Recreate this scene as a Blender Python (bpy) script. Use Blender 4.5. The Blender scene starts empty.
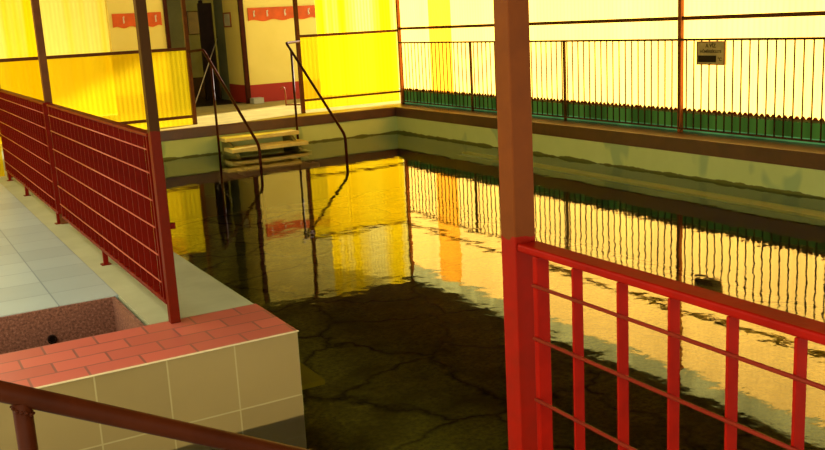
import bpy, bmesh, math, random
from mathutils import Vector, Matrix
random.seed(4)
S = bpy.context.scene
COL = S.collection

# ------------------------------------------------------------------ camera
F_PX, YAW, PITCH, ROLL = 956.8, math.radians(29.033), math.radians(12.171), math.radians(-3.097)
cam_d = bpy.data.cameras.new('camera')
cam = bpy.data.objects.new('camera', cam_d)
COL.objects.link(cam)
fw = Vector((math.sin(YAW)*math.cos(PITCH), math.cos(YAW)*math.cos(PITCH), -math.sin(PITCH)))
rt = Vector((math.cos(YAW), -math.sin(YAW), 0))
up = rt.cross(fw)
r2 = math.cos(ROLL)*rt + math.sin(ROLL)*up
u2 = -math.sin(ROLL)*rt + math.cos(ROLL)*up
cam.matrix_world = Matrix(((r2.x, u2.x, -fw.x, 0), (r2.y, u2.y, -fw.y, 0), (r2.z, u2.z, -fw.z, 1.5), (0, 0, 0, 1)))
cam_d.sensor_width = 36
cam_d.lens = F_PX/825*36
cam_d.clip_start = .05
S.camera = cam

# ------------------------------------------------------------------ world, sun, exposure
w = bpy.data.worlds.new('sky'); S.world = w
w.use_nodes = True
bg = w.node_tree.nodes['Background']
bg.inputs[0].default_value = (1.0, .91, .64, 1)
bg.inputs[1].default_value = 2.6
sun_d = bpy.data.lights.new('sun', 'SUN')
sun_d.energy = 17
sun_d.angle = math.radians(2)
sun_d.color = (1, .93, .78)
sun = bpy.data.objects.new('sun', sun_d)
COL.objects.link(sun)
sun.location = (20, 12, 12)
sun.rotation_euler = Vector((.9, .30, .36)).to_track_quat('Z', 'Y').to_euler()
S.view_settings.view_transform = 'Standard'
S.view_settings.look = 'None'
S.view_settings.gamma = 1
S.view_settings.use_curve_mapping = False
S.view_settings.exposure = 0
S.cycles.max_bounces = 10
S.cycles.diffuse_bounces = 6
S.cycles.transparent_max_bounces = 16
S.cycles.caustics_reflective = False
S.cycles.caustics_refractive = False
S.cycles.sample_clamp_indirect = 6
S.cycles.use_denoising = True

# ------------------------------------------------------------------ materials
def lin(r, g, b):
    f = lambda c: c/12.92 if c <= .04045 else ((c+.055)/1.055)**2.4
    return (f(r/255), f(g/255), f(b/255), 1)

class NT:
    def __init__(s, name):
        s.m = bpy.data.materials.new(name); s.m.use_nodes = True
        s.t = s.m.node_tree; s.t.nodes.clear()
        s.out = s.n('ShaderNodeOutputMaterial')
    def n(s, typ, **kw):
        nd = s.t.nodes.new(typ)
        for k, v in kw.items():
            if k.startswith('_'): setattr(nd, k[1:], v)
            else: nd.inputs[k.replace('__', ' ')].default_value = v
        return nd
    def l(s, a, b): s.t.links.new(a, b)
    def coords(s, scale=(1, 1, 1), loc=(0, 0, 0), rot=(0, 0, 0)):
        tc = s.n('ShaderNodeTexCoord'); mp = s.n('ShaderNodeMapping')
        mp.inputs['Scale'].default_value = scale
        mp.inputs['Location'].default_value = loc
        mp.inputs['Rotation'].default_value = rot
        s.l(tc.outputs['Object'], mp.inputs['Vector'])
        return mp.outputs['Vector']
    def noise(s, vec, scale, detail=3, rough=.55):
        nd = s.n('ShaderNodeTexNoise'); nd.inputs['Scale'].default_value = scale
        nd.inputs['Detail'].default_value = detail; nd.inputs['Roughness'].default_value = rough
        s.l(vec, nd.inputs['Vector']); return nd.outputs['Fac']
    def ramp(s, fac, stops):
        nd = s.n('ShaderNodeValToRGB'); cr = nd.color_ramp
        while len(cr.elements) < len(stops): cr.elements.new(.5)
        for e, (p, c) in zip(cr.elements, stops): e.position = p; e.color = c
        s.l(fac, nd.inputs['Fac']); return nd.outputs['Color']
    def mix(s, fac, a, b, mode='MIX'):
        nd = s.n('ShaderNodeMix', _data_type='RGBA', _blend_type=mode)
        for i, v in ((0, fac), (6, a), (7, b)):
            if hasattr(v, 'is_linked'): s.l(v, nd.inputs[i])
            else: nd.inputs[i].default_value = v
        return nd.outputs[2]
    def math(s, op, a, b=0.0, c=None):
        nd = s.n('ShaderNodeMath', _operation=op)
        for i, v in enumerate((a, b) if c is None else (a, b, c)):
            if hasattr(v, 'is_linked'): s.l(v, nd.inputs[i])
            else: nd.inputs[i].default_value = v
        return nd.outputs[0]
    def bsdf(s, col, rough=.5, spec=.5, bump=None, strength=.3, dist=.01):
        b = s.n('ShaderNodeBsdfPrincipled')
        if hasattr(col, 'is_linked'): s.l(col, b.inputs['Base Color'])
        else: b.inputs['Base Color'].default_value = col
        if hasattr(rough, 'is_linked'): s.l(rough, b.inputs['Roughness'])
        else: b.inputs['Roughness'].default_value = rough
        b.inputs['Specular IOR Level'].default_value = spec
        if bump is not None:
            bp = s.n('ShaderNodeBump', Strength=strength, Distance=dist)
            s.l(bump, bp.inputs['Height']); s.l(bp.outputs[0], b.inputs['Normal'])
        s.l(b.outputs[0], s.out.inputs[0]); return b

def paint(name, c, rough=.4, var=.25, scale=9, spec=.12):
    t = NT(name); v = t.coords()
    n = t.noise(v, scale, 4)
    d = tuple(x*(1-var) for x in c[:3])+(1,); l = tuple(min(1, x*(1+var)) for x in c[:3])+(1,)
    t.bsdf(t.ramp(n, [(.3, d), (.7, l)]), rough, spec, bump=t.noise(v, 60, 2), strength=.12, dist=.003)
    return t.m

M = {}
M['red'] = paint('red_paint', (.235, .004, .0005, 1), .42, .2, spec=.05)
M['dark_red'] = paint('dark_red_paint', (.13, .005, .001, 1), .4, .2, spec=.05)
M['brown'] = paint('brown_paint', (.12, .038, .008, 1), .45, .25)
M['rail_brown'] = paint('brown_red_paint', (.048, .009, .002, 1), .42, .25, spec=.06)
M['fence'] = paint('fence_paint', (.07, .028, .006, 1), .5, .3)
M['coping'] = paint('coping_brown', (.085, .027, .006, 1), .36, .3, 4, .6)
M['copper'] = paint('orange_brown_paint', (.30, .09, .02, 1), .5, .25, 6)
M['black'] = paint('black_plastic', (.012, .006, .004, 1), .3, .2)
M['hook'] = paint('pale_metal', (.7, .6, .35, 1), .3, .1)
M['orange_board'] = paint('orange_board', (.62, .10, .012, 1), .5, .15, 5)
M['paper'] = paint('paper', (.55, .5, .28, 1), .8, .15)
M['olive'] = paint('olive_board', (.20, .19, .05, 1), .7, .3, 3)
M['dark_door'] = paint('dark_door', (.03, .014, .006, 1), .5, .3, 4)
M['grey_green'] = paint('grey_green_wall', (.20, .20, .09, 1), .8, .2, 2)
M['ceiling'] = paint('ceiling_boards', (.035, .022, .008, 1), .8, .4, 3)
M['text'] = paint('sign_ink', (.06, .035, .01, 1), .6, .1)
M['sign'] = paint('sign_plate', (.62, .48, .15, 1), .55, .15, 12)

def column_tones(name, low, high):
    """brown above the railing height, red below, split at an uneven border"""
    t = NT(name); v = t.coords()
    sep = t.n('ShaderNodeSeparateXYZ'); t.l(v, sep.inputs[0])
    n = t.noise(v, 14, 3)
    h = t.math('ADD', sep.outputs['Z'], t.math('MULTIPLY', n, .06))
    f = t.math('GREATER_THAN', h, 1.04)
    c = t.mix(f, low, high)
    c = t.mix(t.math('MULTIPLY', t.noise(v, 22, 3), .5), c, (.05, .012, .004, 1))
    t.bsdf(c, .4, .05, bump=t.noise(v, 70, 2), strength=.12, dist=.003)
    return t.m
M['column'] = column_tones('two_tone_column', (.28, .005, .001, 1), (.16, .038, .005, 1))
M['column_dark'] = column_tones('dark_two_tone_column', (.14, .009, .002, 1), (.055, .024, .004, 1))

def sheet(name, trans, tint, through, variation=.2, bandscale=1.2, other=None):
    """ribbed translucent plastic sheet: scatters the daylight behind it, lets a little through clear"""
    t = NT(name)
    v = t.coords((bandscale, bandscale, .02))
    n = t.noise(v, 1.6, 2)
    d = tuple(x*(1-variation) for x in trans[:3])+(1,)
    col = t.ramp(n, [(.42, d if other is None else other), (.56, trans)])
    fine = t.noise(t.coords((1, 1, .15)), 26, 3)
    col = t.mix(t.math('MULTIPLY', fine, .25), col, tuple(x*.6 for x in trans[:3])+(1,))
    tr = t.n('ShaderNodeBsdfTranslucent'); t.l(col, tr.inputs[0])
    df = t.n('ShaderNodeBsdfDiffuse'); t.l(col, df.inputs[0])
    m1 = t.n('ShaderNodeMixShader', Fac=.25)
    t.l(tr.outputs[0], m1.inputs[1]); t.l(df.outputs[0], m1.inputs[2])
    if through:
        tp = t.n('ShaderNodeBsdfTransparent'); tp.inputs[0].default_value = tint
        m2 = t.n('ShaderNodeMixShader', Fac=through)
        t.l(m1.outputs[0], m2.inputs[1]); t.l(tp.outputs[0], m2.inputs[2]); m1 = m2
    t.l(m1.outputs[0], t.out.inputs[0])
    return t.m
M['sheet_right'] = sheet('cream_translucent_sheet', (1, .60, .12, 1), None, 0, .12, .9)
M['sheet_orange'] = sheet('orange_translucent_sheet', (1, .62, .12, 1), (1, .7, .2, 1), .5, .1)
M['sheet_far'] = sheet('yellow_translucent_sheet', (.98, .62, .004, 1), None, 0, .3, 1.1, other=(.92, .70, .13, 1))
M['sheet_screen'] = sheet('yellow_screen_sheet', (1, .74, .01, 1), (1, .84, .06, 1), .5, .2, 1.5)
M['flashing'] = sheet('brown_flashing', (.22, .065, .012, 1), None, 0, .3, 3)
M['sheet_olive'] = sheet('olive_translucent_sheet', (.42, .38, .12, 1), None, 0, .3, 1.5)
M['sheet_teal'] = sheet('teal_translucent_sheet', (.014, .045, .016, 1), None, 0, .4, 1.5)
M['sheet_green'] = sheet('green_translucent_board', (.008, .021, .003, 1), None, 0, .5, 1.4)

def tiles(name, c, grout, w_, h_, mort=.004, offset=0.0, plane='XY', loc=(0, 0, 0), rough=.35, var=.12, stain=None):
    t = NT(name)
    rot = {'XY': (0, 0, 0), 'XZ': (math.radians(-90), 0, 0)}[plane]
    tc = t.n('ShaderNodeTexCoord'); sep = t.n('ShaderNodeSeparateXYZ'); t.l(tc.outputs['Object'], sep.inputs[0])
    cmb = t.n('ShaderNodeCombineXYZ')
    a, b = ('X', 'Y') if plane == 'XY' else (('X', 'Z') if plane == 'XZ' else ('Y', 'Z'))
    t.l(t.math('ADD', sep.outputs[a], loc[0]), cmb.inputs[0]); t.l(t.math('ADD', sep.outputs[b], loc[1]), cmb.inputs[1])
    br = t.n('ShaderNodeTexBrick'); br.offset = offset; br.squash = 1
    br.inputs['Scale'].default_value = 1
    br.inputs['Mortar Size'].default_value = mort; br.inputs['Mortar Smooth'].default_value = .1
    br.inputs['Brick Width'].default_value = w_; br.inputs['Row Height'].default_value = h_
    br.inputs['Color1'].default_value = tuple(x*(1-var) for x in c[:3])+(1,)
    br.inputs['Color2'].default_value = tuple(min(1, x*(1+var)) for x in c[:3])+(1,)
    br.inputs['Mortar'].default_value = grout
    t.l(cmb.outputs[0], br.inputs['Vector'])
    v = t.coords()
    n = t.noise(v, 3.5, 5, .6)
    col = t.mix(t.math('MULTIPLY', n, .35), br.outputs['Color'], stain or tuple(x*.6 for x in c[:3])+(1,))
    t.bsdf(col, rough, .5, bump=t.math('SUBTRACT', 1, br.outputs['Fac']), strength=.25, dist=.004)
    return t.m
M['deck'] = tiles('pale_deck_tile', (.38, .46, .43, 1), (.17, .23, .25, 1), .335, .335, .004, loc=(.23, .1, 0))
M['strip'] = tiles('red_brick_tile', (.50, .105, .065, 1), (.20, .07, .05, 1), .25, .15, .006, .5, loc=(.06, .05, 0), stain=(.42, .14, .11, 1))
M['face'] = tiles('beige_wall_tile', (.31, .225, .08, 1), (.46, .38, .17, 1), .333, .34, .004, 0, 'XZ', loc=(3.295-.333*0, 6.8, 0))
M['step'] = paint('pale_step_slab', (.74, .62, .20, 1), .55, .2, 4)
M['ledge'] = paint('yellow_ledge_slab', (.98, .80, .05, 1), .6, .05, 3)
M['warm_screed'] = paint('yellow_screed', (.42, .33, .09, 1), .6, .2, 3)
M['screed'] = paint('pale_screed', (.36, .37, .22, 1), .5, .12, 3)
M['kerb'] = paint('pale_kerb_stone', (.42, .40, .26, 1), .5, .15, 3)

def poolwall():
    """mint render with an irregular wet tide stain and blotches"""
    t = NT('pool_wall_render'); v = t.coords()
    sep = t.n('ShaderNodeSeparateXYZ'); t.l(v, sep.inputs[0])
    n = t.noise(v, 2.3, 5, .6); n2 = t.noise(t.coords((1, 1, .6), (3, 1, 0)), 1.7, 2)
    h = t.math('ADD', sep.outputs['Z'], t.math('MULTIPLY', t.math('SUBTRACT', n, .5), .12))
    wet = t.math('LESS_THAN', h, -.425)
    base = t.mix(n, (.52, .64, .20, 1), (.66, .76, .26, 1))
    blot = t.ramp(n2, [(.62, (0, 0, 0, 1)), (.66, (1, 1, 1, 1))])
    base = t.mix(t.math('MULTIPLY', blot, .55), base, (.25, .42, .18, 1))
    col = t.mix(wet, base, (.16, .17, .02, 1))
    t.bsdf(col, .6, .4, bump=n, strength=.3, dist=.02)
    return t.m
M['pool_wall'] = poolwall()

def poolfloor():
    """old slabs with dark crooked joints and algae"""
    t = NT('pool_floor_slabs')
    tc = t.n('ShaderNodeTexCoord')
    nz = t.n('ShaderNodeTexNoise', Scale=3.0, Detail=4.0); t.l(tc.outputs['Object'], nz.inputs['Vector'])
    add = t.n('ShaderNodeVectorMath', _operation='MULTIPLY_ADD')
    t.l(nz.outputs['Color'], add.inputs[0]); add.inputs[1].default_value = (.5, .5, 0); t.l(tc.outputs['Object'], add.inputs[2])
    vo = t.n('ShaderNodeTexVoronoi', _feature='DISTANCE_TO_EDGE', Scale=1.0, Randomness=1.0)
    vo.voronoi_dimensions = '2D'
    t.l(add.outputs[0], vo.inputs['Vector'])
    crack = t.ramp(vo.outputs['Distance'], [(.0, (1, 1, 1, 1)), (.02, (.6, .6, .6, 1)), (.06, (0, 0, 0, 1))])
    n = t.noise(tc.outputs['Object'], 1.4, 6, .65); n2 = t.noise(tc.outputs['Object'], 22, 5, .7)
    base = t.ramp(n, [(.35, (.42, .36, .05, 1)), (.62, (1, .94, .17, 1))])
    grain = t.ramp(n2, [(.40, (0, 0, 0, 1)), (.62, (1, 1, 1, 1))])
    base = t.mix(t.math('MULTIPLY', grain, .6), base, (.26, .25, .035, 1))
    patch = t.noise(tc.outputs['Object'], 1.6, 3, .6)
    col = t.mix(t.math('MULTIPLY', crack, t.math('MULTIPLY', patch, 1.5)), base, (.07, .05, .012, 1))
    t.bsdf(col, .9, .1, bump=n2, strength=.4, dist=.02)
    return t.m
M['pool_floor'] = poolfloor()

def water():
    t = NT('pool_water')
    fr = t.n('ShaderNodeFresnel', IOR=1.42)
    a = t.noise(t.coords((1, 1, 1)), 9, 3, .5)
    b = t.noise(t.coords((1, 1.0, 1), (5, 3, 0)), 2.2, 2, .5)
    h = t.math('ADD', t.math('MULTIPLY', a, .24), b)
    bp = t.n('ShaderNodeBump', Strength=.07, Distance=.03)
    t.l(h, bp.inputs['Height'])
    gl = t.n('ShaderNodeBsdfGlossy', Roughness=.01); gl.inputs['Color'].default_value = (1, 1, 1, 1)
    tp = t.n('ShaderNodeBsdfTransparent'); tp.inputs[0].default_value = (1, 1, 1, 1)
    mx = t.n('ShaderNodeMixShader')
    t.l(bp.outputs[0], gl.inputs['Normal']); t.l(bp.outputs[0], fr.inputs['Normal'])
    t.l(fr.outputs[0], mx.inputs[0]); t.l(tp.outputs[0], mx.inputs[1]); t.l(gl.outputs[0], mx.inputs[2])
    t.l(mx.outputs[0], t.out.inputs[0])
    va = t.n('ShaderNodeVolumeAbsorption', Density=.27); va.inputs[0].default_value = (.62, .55, .02, 1)
    t.l(va.outputs[0], t.out.inputs[1])
    e = NT('water_against_the_walls'); tp = e.n('ShaderNodeBsdfTransparent'); e.l(tp.outputs[0], e.out.inputs[0])
    va = e.n('ShaderNodeVolumeAbsorption', Density=.27); va.inputs[0].default_value = (.62, .55, .02, 1); e.l(va.outputs[0], e.out.inputs[1])
    M['water_side'] = e.m
    return t.m
M['water'] = water()

def cream_wall():
    t = NT('cream_wall_with_maroon_dado'); v = t.coords()
    sep = t.n('ShaderNodeSeparateXYZ'); t.l(v, sep.inputs[0])
    f = t.math('LESS_THAN', sep.outputs['Z'], .36)
    base = t.mix(t.noise(v, 2, 3), (.74, .58, .10, 1), (.86, .69, .15, 1))
    t.bsdf(t.mix(f, base, (.36, .025, .008, 1)), .75, .3)
    return t.m
M['cream'] = cream_wall()

def granite():
    t = NT('brown_granite_render'); v = t.coords()
    n = t.noise(v, 70, 4, .7)
    t.bsdf(t.ramp(n, [(.35, (.09, .035, .02, 1)), (.55, (.22, .09, .055, 1)), (.7, (.34, .18, .12, 1))]), .8, .3, bump=n, strength=.5, dist=.004)
    return t.m
M['granite'] = granite()

# ------------------------------------------------------------------ mesh helpers
def bx(bm, x0, x1, y0, y1, z0, z1, bevel=0):
    m = Matrix.Translation(((x0+x1)/2, (y0+y1)/2, (z0+z1)/2)) @ Matrix.Diagonal((x1-x0, y1-y0, z1-z0, 1))
    r = bmesh.ops.create_cube(bm, size=1, matrix=m)
    if bevel:
        es = list({e for v in r['verts'] for e in v.link_edges})
        bmesh.ops.bevel(bm, geom=es, offset=bevel, segments=2, affect='EDGES', profile=.5)
def tube(bm, pts, r, seg=14):
    """round tube through the points with mitred bends"""
    pts = [Vector(p) for p in pts]; rings = []
    ref = None
    for i, p in enumerate(pts):
        a = (pts[i]-pts[i-1]).normalized() if i else None
        b = (pts[i+1]-pts[i]).normalized() if i < len(pts)-1 else None
        d = (a+b).normalized() if a and b else (a or b)
        if ref is None:
            ref = Vector((0, 0, 1)) if abs(d.z) < .9 else Vector((1, 0, 0))
        s = ref - d*ref.dot(d); s.normalize(); q = d.cross(s); ref = s
        k = 1/max(.5, (a.dot(d) if a and b else 1))
        rings.append([bm.verts.new(p+(s*math.cos(t)+q*math.sin(t))*r*(k if a and b else 1)) for t in [2*math.pi*j/seg for j in range(seg)]])
    for A, B in zip(rings, rings[1:]):
        for j in range(seg):
            f = bm.faces.new((A[j], A[(j+1) % seg], B[(j+1) % seg], B[j])); f.smooth = True
    bm.faces.new(rings[0][::-1]); bm.faces.new(rings[-1])
def bend(p0, c, p1, r, n=5):
    """points of a rounded corner at c"""
    p0, c, p1 = Vector(p0), Vector(c), Vector(p1)
    a = c+(p0-c).normalized()*r; b = c+(p1-c).normalized()*r
    return [((1-t)**2*a+2*t*(1-t)*c+t*t*b) for t in [i/n for i in range(n+1)]]
def obj(name, bm, m, parent=None):
    me = bpy.data.meshes.new(name)
    bmesh.ops.recalc_face_normals(bm, faces=bm.faces)
    bm.to_mesh(me); bm.free(); me.materials.append(M[m])
    o = bpy.data.objects.new(name, me); COL.objects.link(o)
    if parent: o.parent = parent
    return o
def box(name, m, x0, x1, y0, y1, z0, z1, parent=None, bevel=0):
    bm = bmesh.new(); bx(bm, x0, x1, y0, y1, z0, z1, bevel); return obj(name, bm, m, parent)
def struct(o): o['kind'] = 'structure'; return o
def tag(o, label, cat, group=None):
    o['label'] = label; o['category'] = cat
    if group: o['group'] = group
    return o
def thing(name, label, cat, loc, group=None):
    o = bpy.data.objects.new(name, None); COL.objects.link(o); o.location = loc
    o.empty_display_size = .1
    return tag(o, label, cat, group)
def ribbed(name, m, p0, p1, z0, z1, pitch=.076, amp=.009, seg=6, parent=None):
    """ribbed sheet standing from p0 to p1 (x, y)"""
    p0, p1 = Vector((*p0, 0)), Vector((*p1, 0)); d = p1-p0; L = d.length; d.normalize(); n = Vector((-d.y, d.x, 0))
    bm = bmesh.new(); N = int(L/pitch*seg); prev = None
    for i in range(N+1):
        s = L*i/N; o = p0+d*s+n*amp*math.sin(2*math.pi*s/pitch)
        a = bm.verts.new((o.x, o.y, z0)); b = bm.verts.new((o.x, o.y, z1))
        if prev:
            f = bm.faces.new((prev[0], a, b, prev[1])); f.smooth = True
        prev = (a, b)
    me = bpy.data.meshes.new(name); bm.to_mesh(me); bm.free(); me.materials.append(M[m])
    ob = bpy.data.objects.new(name, me); COL.objects.link(ob)
    if parent: ob.parent = parent
    return ob

WZ = -.45            # water level
PX0, PX1, PY1 = 1.69, 8.0, 14.8
FZ = -1.45           # pool bottom

# ------------------------------------------------------------------ setting: pool basin and decks
struct(box('pool_floor', 'pool_floor', -3.0, PX1+.3, -2.0, PY1+.3, FZ-.1, FZ))
struct(box('pool_wall_right', 'pool_wall', PX1+.03, PX1+.5, -2.0, PY1+.6, FZ, -.165))
struct(box('pool_wall_back', 'pool_wall', PX0, PX1+.03, PY1+.03, PY1+.6, FZ, -.16))
struct(box('pool_ledge', 'pool_wall', 7.72, PX1+.03, 3.0, 12.4, FZ, -.58))
bm = bmesh.new()
v = [bm.verts.new(p) for z in (-.58, -.55) for p in ((7.66, 3.0, z), (7.92, 3.0, z), (7.92, 12.4, z), (7.82, 12.4, z))]
for f in ((0, 1, 2, 3), (4, 5, 6, 7), (0, 1, 5, 4), (1, 2, 6, 5), (2, 3, 7, 6), (3, 0, 4, 7)): bm.faces.new([v[i] for i in f])
struct(obj('pool_ledge_top', bm, 'ledge'))
struct(box('pool_ledge', 'pool_wall', PX0, 1.74, 5.1, 5.5, FZ, -.59))
struct(box('pool_ledge_top', 'ledge', PX0, 2.10, 4.955, 5.5, -.59, -.56))
# coping
struct(box('trim_1', 'coping', PX1, 8.5, -2.0, 15.4, -.165, 0, bevel=.008))
struct(box('trim_2', 'coping', PX0, PX1, PY1, PY1+.12, -.16, 0, bevel=.008))
# back deck with the doorway passage
struct(box('floor', 'warm_screed', -3.2, 10.2, PY1+.12, 18.8, -.16, -.001))
# left deck round the foot bath: tiled surface over a solid base
bm = bmesh.new()
bx(bm, -3.2, 1.11, 5.62, PY1+.12, -.30, 0)
bx(bm, -3.2, -.6, 4.9, 5.62, -.30, 0)
struct(obj('floor', bm, 'deck'))
struct(box('floor', 'screed', 1.11, PX0, 4.9, PY1+.12, -.30, 0))
struct(box('floor_base', 'pool_wall', -3.2, PX0, 4.92, PY1+.12, FZ, -.34))
# foot bath lining
bm = bmesh.new()
bx(bm, -.6, 1.09, 5.60, 5.62, -.30, -.006); bx(bm, 1.07, 1.09, 4.9, 5.6, -.30, -.006)
bx(bm, -.6, -.58, 4.9, 5.6, -.30, -.006); bx(bm, -.6, 1.09, 4.9, 5.62, -.34, -.30)
bath = struct(obj('foot_bath_lining', bm, 'granite'))
# end block with red brick-tile top and beige tiled face
struct(box('floor_edge_strip', 'strip', -3.2, 1.70, 4.305, 4.9, -.004, .001))
struct(box('tiled_block_face', 'face', -3.2, 1.698, 4.31, 4.9, FZ, -.004))
bm = bmesh.new(); bx(bm, -3.2, 1.703, 4.300, 4.312, -.004, .0012)
struct(obj('trim_3', bm, 'hook'))
# near deck the railing stands on, and the stair down into the water
struct(box('floor', 'deck', -3.2, 1.32, -2.0, 1.85, -.2, 0))
struct(box('floor_base', 'pool_wall', -3.2, 1.32, -2.0, 1.85, FZ, -.2))
bm = bmesh.new()
for i in range(5):
    bx(bm, -3.2, -.15+.3*i, 1.85, 4.3, -.17*(i+1)-.17, -.17*(i+1)-.0) if i == 0 else bx(bm, -.15+.3*(i-1), -.15+.3*i, 1.85, 4.3, FZ, -.17*(i+1))
struct(obj('stair', bm, 'deck'))
# water
bm = bmesh.new()
outline = ((-.2, 1.86), (1.33, 1.86), (1.33, -1.9), (PX1+.02, -1.9), (PX1+.02, PY1+.02), (PX0+.005, PY1+.02), (PX0+.015, 4.305), (-.2, 4.305))
vt = [bm.verts.new((*p, WZ)) for p in outline]; vb = [bm.verts.new((*p, FZ-.05)) for p in outline]
bm.faces.new(vt); bm.faces.new(vb[::-1])
for k in range(8): bm.faces.new((vt[k-1], vt[k], vb[k], vb[k-1]))
wt = struct(obj('pool_water', bm, 'water'))
wt.data.materials.append(M['water_side'])
for f in wt.data.polygons: f.material_index = 0 if f.normal.z > .5 else 1

# ------------------------------------------------------------------ setting: walls and roof
RX = 8.47
struct(ribbed('wall_right', 'sheet_right', (RX, -2.0), (RX, 15.36), .22, 2.14, .076, .004))
ob = struct(ribbed('wall_right', 'sheet_orange', (RX-.03, 13.55), (RX-.03, 14.25), .24, 2.14, .076, .008))
struct(ribbed('wall_right_wainscot', 'sheet_green', (RX+.015, -2.0), (RX+.015, 15.36), .055, .25, .15, .006))
struct(ribbed('wall_right_wainscot', 'sheet_teal', (RX+.015, -2.0), (RX+.015, 15.36), 0, .055, .15, .006))
# bottom rail of the sheets with the scalloped flashing
bm = bmesh.new(); bx(bm, RX-.03, RX-.005, -2.0, 15.36, .225, .25)
struct(obj('trim_4', bm, 'olive'))
bm = bmesh.new(); y = -2.0; N = int(17.3/.076)
for i in range(N):
    y0 = -2+.076*i
    prof = [(y0+.076*k/6, .25+.036*math.sin(math.pi*k/6)) for k in range(7)]
    a = [bm.verts.new((RX-.025, py, pz)) for py, pz in prof]; b = [bm.verts.new((RX-.019, py, pz)) for py, pz in prof]
    bm.faces.new(a); bm.faces.new(b[::-1])
    for k in range(6): bm.faces.new((a[k], a[k+1], b[k+1], b[k]))
struct(obj('trim_5', bm, 'flashing'))
struct(ribbed('trim_6', 'sheet_olive', (RX-.01, -2.0), (RX-.01, 15.36), 2.13, 2.42, .076, .004))
# mid rail of the right wall
struct(box('trim_7', 'brown', RX-.055, RX-.015, -2.0, 15.33, 1.31, 1.355))
struct(box('ceiling', 'ceiling', .55, 8.55, -2.0, 15.40, 2.42, 2.5))
struct(box('ceiling', 'ceiling', -3.3, 10.25, 15.40, 22.0, 3.6, 3.68))
struct(box('trim_11', 'brown', .5, .55, -2.0, 15.4, 2.40, 2.56))
# corridor behind the screen
struct(ribbed('wall_back', 'sheet_far', (-3.2, 18.9), (4.3, 18.9), 0, 3.6, .076, .003))
struct(ribbed('wall_back', 'sheet_far', (8.26, 18.7), (11.0, 18.7), 0, 3.6, .076, .003))
struct(ribbed('wall_left', 'sheet_far', (-3.2, 7.0), (-3.2, 18.9), 0, 2.42, .076, .008))
struct(box('wall_back', 'cream', 4.08, 5.15, 18.5, 18.62, 0, 3.6))
struct(box('wall_back', 'cream', 6.66, 8.26, 18.5, 18.75, 0, 3.6))
struct(box('wall_passage', 'cream', 6.66, 6.78, 18.75, 19.6, 0, 3.6))
struct(box('wall_passage', 'grey_green', 6.70, 6.78, 19.6, 20.3, 0, 3.6))
struct(box('wall_passage', 'grey_green', 5.03, 5.15, 18.62, 21.5, 0, 3.6))
struct(box('wall_passage', 'grey_green', 5.15, 7.9, 21.5, 21.6, 0, 3.6))
struct(box('wall_passage', 'grey_green', 7.8, 7.9, 20.3, 21.5, 0, 3.6))
struct(box('floor', 'dark_door', 5.15, 7.9, 18.8, 21.5, -.1, 0))
struct(box('trim_8', 'rail_brown', 6.61, 6.70, 18.46, 18.53, 0, 3.6))
struct(box('trim_9', 'rail_brown', 5.12, 5.19, 18.46, 18.53, 0, 3.6))
struct(box('trim_10', 'dark_door', 5.16, 7.8, 21.46, 21.5, 0, .45))
# dark door leaf standing open in the passage
t = thing('door', 'dark brown door standing open in the passage behind the pool', 'door', (6.36, 20.3, 0))
lf = box('door_leaf', 'dark_door', 0, .30, 0, .05, .01, 2.05, t)
box('door_handle', 'hook', .03, .07, -.04, 0, 1.0, 1.03, lf)

# ------------------------------------------------------------------ steel columns
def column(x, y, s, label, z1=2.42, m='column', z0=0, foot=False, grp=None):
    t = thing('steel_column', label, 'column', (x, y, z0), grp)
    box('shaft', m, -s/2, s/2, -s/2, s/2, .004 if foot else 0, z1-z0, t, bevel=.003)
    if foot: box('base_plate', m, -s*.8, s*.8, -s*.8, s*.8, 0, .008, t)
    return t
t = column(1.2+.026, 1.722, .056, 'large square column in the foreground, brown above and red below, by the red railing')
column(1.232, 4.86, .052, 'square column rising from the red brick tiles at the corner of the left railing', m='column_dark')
box('bracket', 'dark_red', .026, .055, -.012, .012, .50, .53, bpy.data.objects['steel_column.001'])
column(1.255, 8.17, .056, 'slim dark column behind the left railing, between its two panels', m='brown')
column(1.255, 11.45, .056, 'dark column at the far end of the left railing, cut by the left edge of the photo', m='brown')
column(8.42, 8.42, .052, 'reddish-brown column against the bright right wall beside the temperature sign', m='copper')
column(8.43, 15.3, .055, 'reddish-brown column in the far corner where the two bright walls meet', m='copper')
# columns as seen along the screen at the back
# ------------------------------------------------------------------ translucent screens at the back
SY = 15.35
t = thing('glazed_screen', 'yellow ribbed screen left of the pool doorway, behind the red railing', 'screen', (0, SY, 0))
box('post', 'brown', 4.545, 4.605, -.03, .03, 0, 2.42, t)
box('post', 'brown', -.70, -.64, -.03, .03, 0, 2.42, t)
box('crossbar', 'brown', -3.15, 4.545, -.02, .02, 1.19, 1.24, t)
box('bottom_rail', 'brown', -3.15, 4.545, -.02, .02, .11, .155, t)
ribbed('sheet', 'sheet_screen', (-3.15, .03), (4.545, .03), .0, 1.2, .076, .0012, parent=t)
t = thing('glazed_screen', 'yellow ribbed screen right of the pool doorway, reaching the far corner', 'screen', (0, SY, 0))
box('post', 'brown', 6.46, 6.52, -.03, .03, 0, 2.42, t)
box('crossbar', 'brown', 6.52, 8.41, -.02, .02, 1.28, 1.325, t)
box('bottom_rail', 'brown', 6.52, 8.41, -.02, .02, .20, .235, t)
ribbed('sheet', 'sheet_screen', (6.52, .03), (8.41, .03), .05, 1.30, .076, .0012, parent=t)

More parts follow.
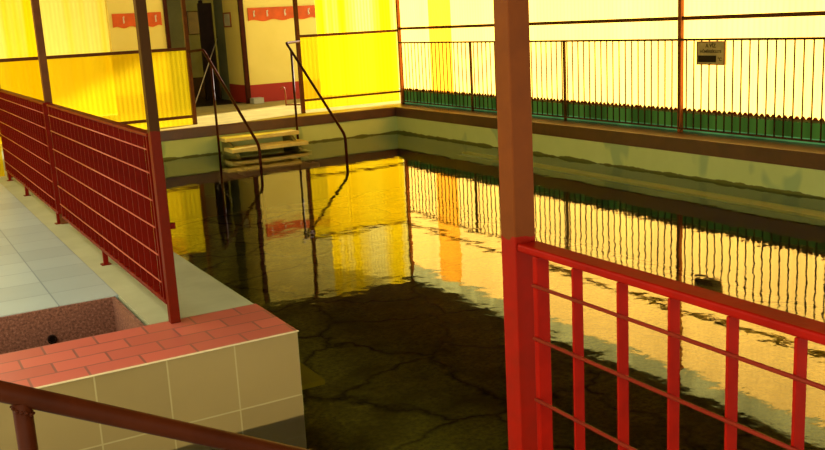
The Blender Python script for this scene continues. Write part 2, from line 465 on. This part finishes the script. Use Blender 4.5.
t = thing('glazed_screen', 'yellow screen at the left photo edge, beyond the end of the left railing', 'screen', (0, 11.6, 0))
box('post', 'brown', -.70, -.65, -.025, .025, 0, 2.2, t)
box('crossbar', 'brown', -3.1, 1.22, -.02, .02, 1.20, 1.24, t)
ribbed('sheet', 'sheet_screen', (-3.1, .03), (1.22, .03), .0, 2.15, .076, .005, parent=t)

# ------------------------------------------------------------------ fence along the right side
t = thing('metal_fence', 'long brown metal fence of thin upright bars on the right pool edge', 'fence', (8.4, 3.9, 0))
box('top_rail', 'fence', -.018, .018, 0, 11.36, 1.075, 1.10, t)
box('bottom_rail', 'fence', -.01, .01, 0, 11.36, .035, .055, t)
for py in (12.94, 10.58, 5.86):
    box('post', 'fence', -.016, .016, py-3.9-.016, py-3.9+.016, 0, 1.075, t)
bm = bmesh.new(); tube(bm, [(0, 0, .05), (0, 0, 1.08)], .0085, 8)
b0 = obj('bar', bm, 'fence', t); b0.location = (0, 11.28, 0)
for k in range(1, 97):
    c = b0.copy(); COL.objects.link(c); c.parent = t; c.location = (0, 11.28-.1165*k, 0)

# temperature sign on the fence
t = thing('temperature_sign', 'small beige water temperature sign with dark display hanging on the right fence', 'sign', (8.375, 7.9, .805))
pl = box('plate', 'sign', -.012, .012, -.21, .21, 0, .265, t, bevel=.004)
fr = bmesh.new()
bx(fr, -.018, -.012, -.21, .21, 0, .012); bx(fr, -.018, -.012, -.21, .21, .253, .265)
bx(fr, -.018, -.012, -.21, -.198, .012, .253); bx(fr, -.018, -.012, .198, .21, .012, .253)
obj('frame', fr, 'copper', t)
box('display', 'black', -.02, -.012, -.08, .185, .03, .105, t)
def text(s, size, y, z, parent, name='lettering'):
    cu = bpy.data.curves.new('lettering', 'FONT'); cu.body = s; cu.size = size; cu.align_x = 'CENTER'; cu.extrude = .001; cu.offset = size*.018
    tmp = bpy.data.objects.new('tmp', cu); COL.objects.link(tmp)
    bpy.context.view_layer.update()
    me = bpy.data.meshes.new_from_object(tmp.evaluated_get(bpy.context.evaluated_depsgraph_get()))
    bpy.data.objects.remove(tmp)
    o = bpy.data.objects.new(name, me); COL.objects.link(o); o.parent = parent
    me.materials.clear(); me.materials.append(M['text'])
    # local x -> -Y, local y -> +Z, facing -X
    o.matrix_local = Matrix(((0, 0, -1, -.0145), (-1, 0, 0, y), (0, 1, 0, z), (0, 0, 0, 1)))
    return o
text('A VÍZ', .062, 0, .195, pl)
text('HŐMÉRSÉKLETE', .045, 0, .135, pl)
text('°C', .055, -.135, .045, pl)

# ------------------------------------------------------------------ red panel railings
def railing(y0, y1, x, label, feet, first, n, pitch=.137, m='dark_red', top=1.0, wide=.055, wide_bar=.0315, wire='wire'):
    L = y1-y0
    t = thing('metal_railing', label, 'railing', (x, y0, 0), 'red panel railings on the column line')
    box('top_rail', m, 0, wide, 0, L, top-.018, top, t, bevel=.005)
    box('bottom_rail', m, .004, .034, .0, L, .095, .12, t, bevel=.002)
    box('stile', m, .0, .034, L-.072, L-.056, .12, top-.018, t, bevel=.002)
    box('stile', m, .0, .034, .01, .026, .12, top-.018, t, bevel=.002)
    bm = bmesh.new(); bx(bm, .0, wide_bar, -.003, .003, .12, top-.018, .001)
    b = obj('baluster', bm, m, t); b.location = (0, first-y0, 0)
    for k in range(1, n):
        c = b.copy(); COL.objects.link(c); c.parent = t; c.location = (0, first-y0-pitch*k, 0)
    for z in (.215, .362, .509, .653, .797, .918 if wide < .05 or True else .94):
        bm = bmesh.new(); tube(bm, [(-.003, .02, z), (-.003, L-.06, z)], .0042, 8); obj('crosswire', bm, wire, t)
    for y in feet:
        bm = bmesh.new(); bx(bm, .006, .036, y-y0-.015, y-y0+.015, 0, .096); bx(bm, -.012, .05, y-y0-.03, y-y0+.03, 0, .006)
        obj('foot', bm, m, t)
    return t
M['wire_red'] = paint('red_crosswire_paint', (.17, .012, .004, 1), .4, .1)
M['wire'] = paint('crosswire_paint', (.42, .10, .05, 1), .3, .1)
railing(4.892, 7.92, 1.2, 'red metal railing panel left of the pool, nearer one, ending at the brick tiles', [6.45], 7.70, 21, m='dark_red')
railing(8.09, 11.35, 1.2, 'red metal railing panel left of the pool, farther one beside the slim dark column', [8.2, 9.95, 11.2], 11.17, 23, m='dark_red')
railing(-.60, 1.692, 1.2, 'bright red metal railing in the right foreground, joined to the big column', [.3], 1.50, 15, m='red', wide_bar=.026, wire='wire_red')

# ------------------------------------------------------------------ brown stair handrail, lower left
t = thing('stair_handrail', 'brown tubular handrail sloping down across the lower left corner', 'handrail', (.172, 1.92, 0))
def sl(x): return .826-.505*(x-.138)
bm = bmesh.new()
tube(bm, [(-.70, 0, sl(-.5)), (-.42, 0, sl(-.30)), (-.38, 0, sl(-.24)), (.95, 0, sl(1.11)), (1.0, 0, sl(1.16)-.02), (1.02, 0, sl(1.18)-.06), (1.02, 0, -.6)], .0205, 18)
obj('rail', bm, 'rail_brown', t)
bm = bmesh.new(); tube(bm, [(0, 0, -.17), (0, 0, sl(.16)-.005)], .0185, 18); obj('post', bm, 'rail_brown', t)
bm = bmesh.new()
for k in range(14):
    a = 2*math.pi*k/14; bmesh.ops.create_icosphere(bm, subdivisions=1, radius=.003+.0015*random.random(), matrix=Matrix.Translation((.0195*math.cos(a), .0195*math.sin(a), sl(.16)-.024-.010*math.cos(a)+.003*random.random())))
obj('weld_seam', bm, 'rail_brown', t)

# ------------------------------------------------------------------ pool steps and their handrails at the back
t = thing('pool_steps', 'pale slab steps descending into the water below the doorway', 'steps', (5.4, 14.5, 0))
for i, (y0, y1, z, x0, x1) in enumerate(((14.42, 14.79, -.18, -.66, .60), (14.12, 14.50, -.325, -.66, .62), (13.86, 14.22, -.455, -.66, .56), (13.6, 13.96, -.62, -.66, .56))):
    bm = bmesh.new(); bx(bm, x0, x1, y0-14.5, y1-14.5, z-.06, z, .008)
    obj('tread', bm, 'step', t)
for x in (-.60, .45):
    bm = bmesh.new()
    v = [bm.verts.new((x+dx, y-14.5, z)) for dx in (0, .05) for (y, z) in ((14.79, -.25), (14.45, -.255), (13.6, -.69), (13.6, -.80), (14.79, -.80))]
    bm.faces.new(v[:5]); bm.faces.new(v[5:][::-1])
    for k in range(5): bm.faces.new((v[k], v[(k+1) % 5], v[5+(k+1) % 5], v[5+k]))
    obj('stringer', bm, 'olive', t)

def pool_handrail(x, label, top_y, top_z, arm, foot=(12.8, -.14)):
    t = thing('pool_handrail', label, 'handrail', (x, 14.62, 0), 'tubular handrails of the pool steps')
    y0 = 14.62; fy, fz = foot
    top = (0, top_y-y0, top_z); ft = (0, fy-y0, fz); a = (arm[0]-x, arm[1]-y0, arm[2])
    bm = bmesh.new()
    pts = [a] + bend(a, top, ft, .06) + bend(top, ft, (0, fy-y0, -1.0), .10) + [(0, fy-y0, FZ)]
    tube(bm, pts, .021, 14); obj('rail', bm, 'rail_brown', t)
    k = (0-(top_y-y0))/((fy-y0)-(top_y-y0))
    bm = bmesh.new(); tube(bm, [(0, 0, -.9), (0, 0, top_z+(fz-top_z)*k)], .019, 14); obj('post', bm, 'rail_brown', t)
pool_handrail(4.70, 'brown tube handrail on the left side of the pool steps', 14.95, 1.19, (4.575, 15.285, 1.17))
pool_handrail(6.05, 'brown tube handrail on the right side of the pool steps', 14.80, 1.217, (6.49, 15.285, 1.22))

# ------------------------------------------------------------------ things by the doorway
def coat_rack(x0, x1, hooks, label):
    t = thing('coat_rack', label, 'coat rack', (x0, 18.5, 1.62), 'orange coat racks on the cream wall')
    L = x1-x0; n = 24
    bm = bmesh.new(); A = []; B = []
    prof = [(L*i/n, .018*math.sin(i*.9)*(1 if 0 < i < n else 0)) for i in range(n+1)] + [(L, .25)] + [(L*(1-i/4), .25) for i in range(1, 5)]
    for px, pz in prof:
        A.append(bm.verts.new((px, -.028, pz))); B.append(bm.verts.new((px, -.002, pz)))
    bm.faces.new(A); bm.faces.new(B[::-1])
    for k in range(len(prof)): bm.faces.new((A[k], A[(k+1) % len(prof)], B[(k+1) % len(prof)], B[k]))
    bd = obj('board', bm, 'orange_board', t)
    for hx in hooks:
        bm = bmesh.new(); bx(bm, hx-.012, hx+.012, -.034, -.028, .07, .19)
        tube(bm, [(hx, -.03, .16), (hx, -.07, .165), (hx, -.085, .20)], .007, 8)
        tube(bm, [(hx, -.03, .09), (hx, -.065, .085), (hx, -.08, .11)], .007, 8)
        obj('hook', bm, 'hook', bd)
coat_rack(4.15, 5.06, [.20, .55, .80], 'orange coat rack on the cream wall left of the passage')
coat_rack(6.79, 8.24, [.12, .40, .78, 1.30], 'orange coat rack with pale hooks on the cream wall right of the passage')
t = thing('picture_frame', 'small framed notice on the side wall of the passage', 'picture', (6.655, 19.33, 1.52))
bm = bmesh.new()
bx(bm, -.02, 0, -.22, .22, 0, .03); bx(bm, -.02, 0, -.22, .22, .27, .30); bx(bm, -.02, 0, -.22, -.19, .03, .27); bx(bm, -.02, 0, .19, .22, .03, .27)
fm = obj('frame', bm, 'copper', t); box('notice', 'paper', -.010, 0, -.19, .19, .03, .27, fm)
t = thing('notice_board', 'brown board on the grey-green wall at the back of the dark passage', 'board', (6.58, 21.5, 1.42))
box('panel', 'coping', -.11, .13, -.025, 0, 0, .48, t); box('rim', 'dark_door', -.13, .15, -.015, 0, -.02, .50, t)
t = thing('hanging_strip', 'black knotted strip hanging beside the open door in the passage', 'curtain', (6.52, 20.6, 0))
bm = bmesh.new()
for k in range(14): bx(bm, -.05+.01*(k % 2), .03+.012*(k % 3), -.02, .02, 1.12+.0915*k, 1.20+.0915*k, .006)
bx(bm, -.01, .01, -.008, .008, 1.12, 2.41)
obj('strip', bm, 'black', t)
bm = bmesh.new(); tube(bm, [(-.35, -.35, 0.01), (.55, .55, 1.30)], .011, 8)
o = obj('pole', bm, 'hook', None); o.location = (6.05, 19.4, 0); tag(o, 'thin pale pole leaning in the dark passage doorway', 'pole')
t = thing('standpipe', 'thin bent reddish pipe standing on the deck in front of the maroon dado', 'pipe', (6.93, 17.2, 0))
bm = bmesh.new(); tube(bm, [(0, 0, 0), (0, 0, .28), (-.01, 0, .33), (-.04, 0, .355), (-.07, 0, .34), (-.08, 0, .31)], .013, 10); obj('pipe', bm, 'copper', t)
bm = bmesh.new(); tube(bm, [(0, 0, .013), (.14, -.1, .013), (.26, -.32, .013)], .012, 10); obj('hose', bm, 'copper', t)
o = box('kerb_block', 'kerb', -.11, .11, -.11, .11, 0, .11, bevel=.006); o.location = (6.78, 18.36, 0)
tag(o, 'small pale block at the foot of the cream wall beside the passage', 'block')
t = thing('drain_pipe', 'short black drain pipe in the granite side of the foot bath', 'pipe', (.711, 5.6, -.183))
bm = bmesh.new(); n = 16; R0, R1 = .018, .026
ri = []
for r, y in ((R1, 0), (R1, -.02), (R0, -.02), (R0, -.002)):
    ri.append([bm.verts.new((r*math.cos(2*math.pi*j/n), y, r*math.sin(2*math.pi*j/n))) for j in range(n)])
for A, B in zip(ri, ri[1:]):
    for j in range(n): bm.faces.new((A[j], A[(j+1) % n], B[(j+1) % n], B[j]))
bm.faces.new(ri[-1]); obj('pipe', bm, 'black', t)
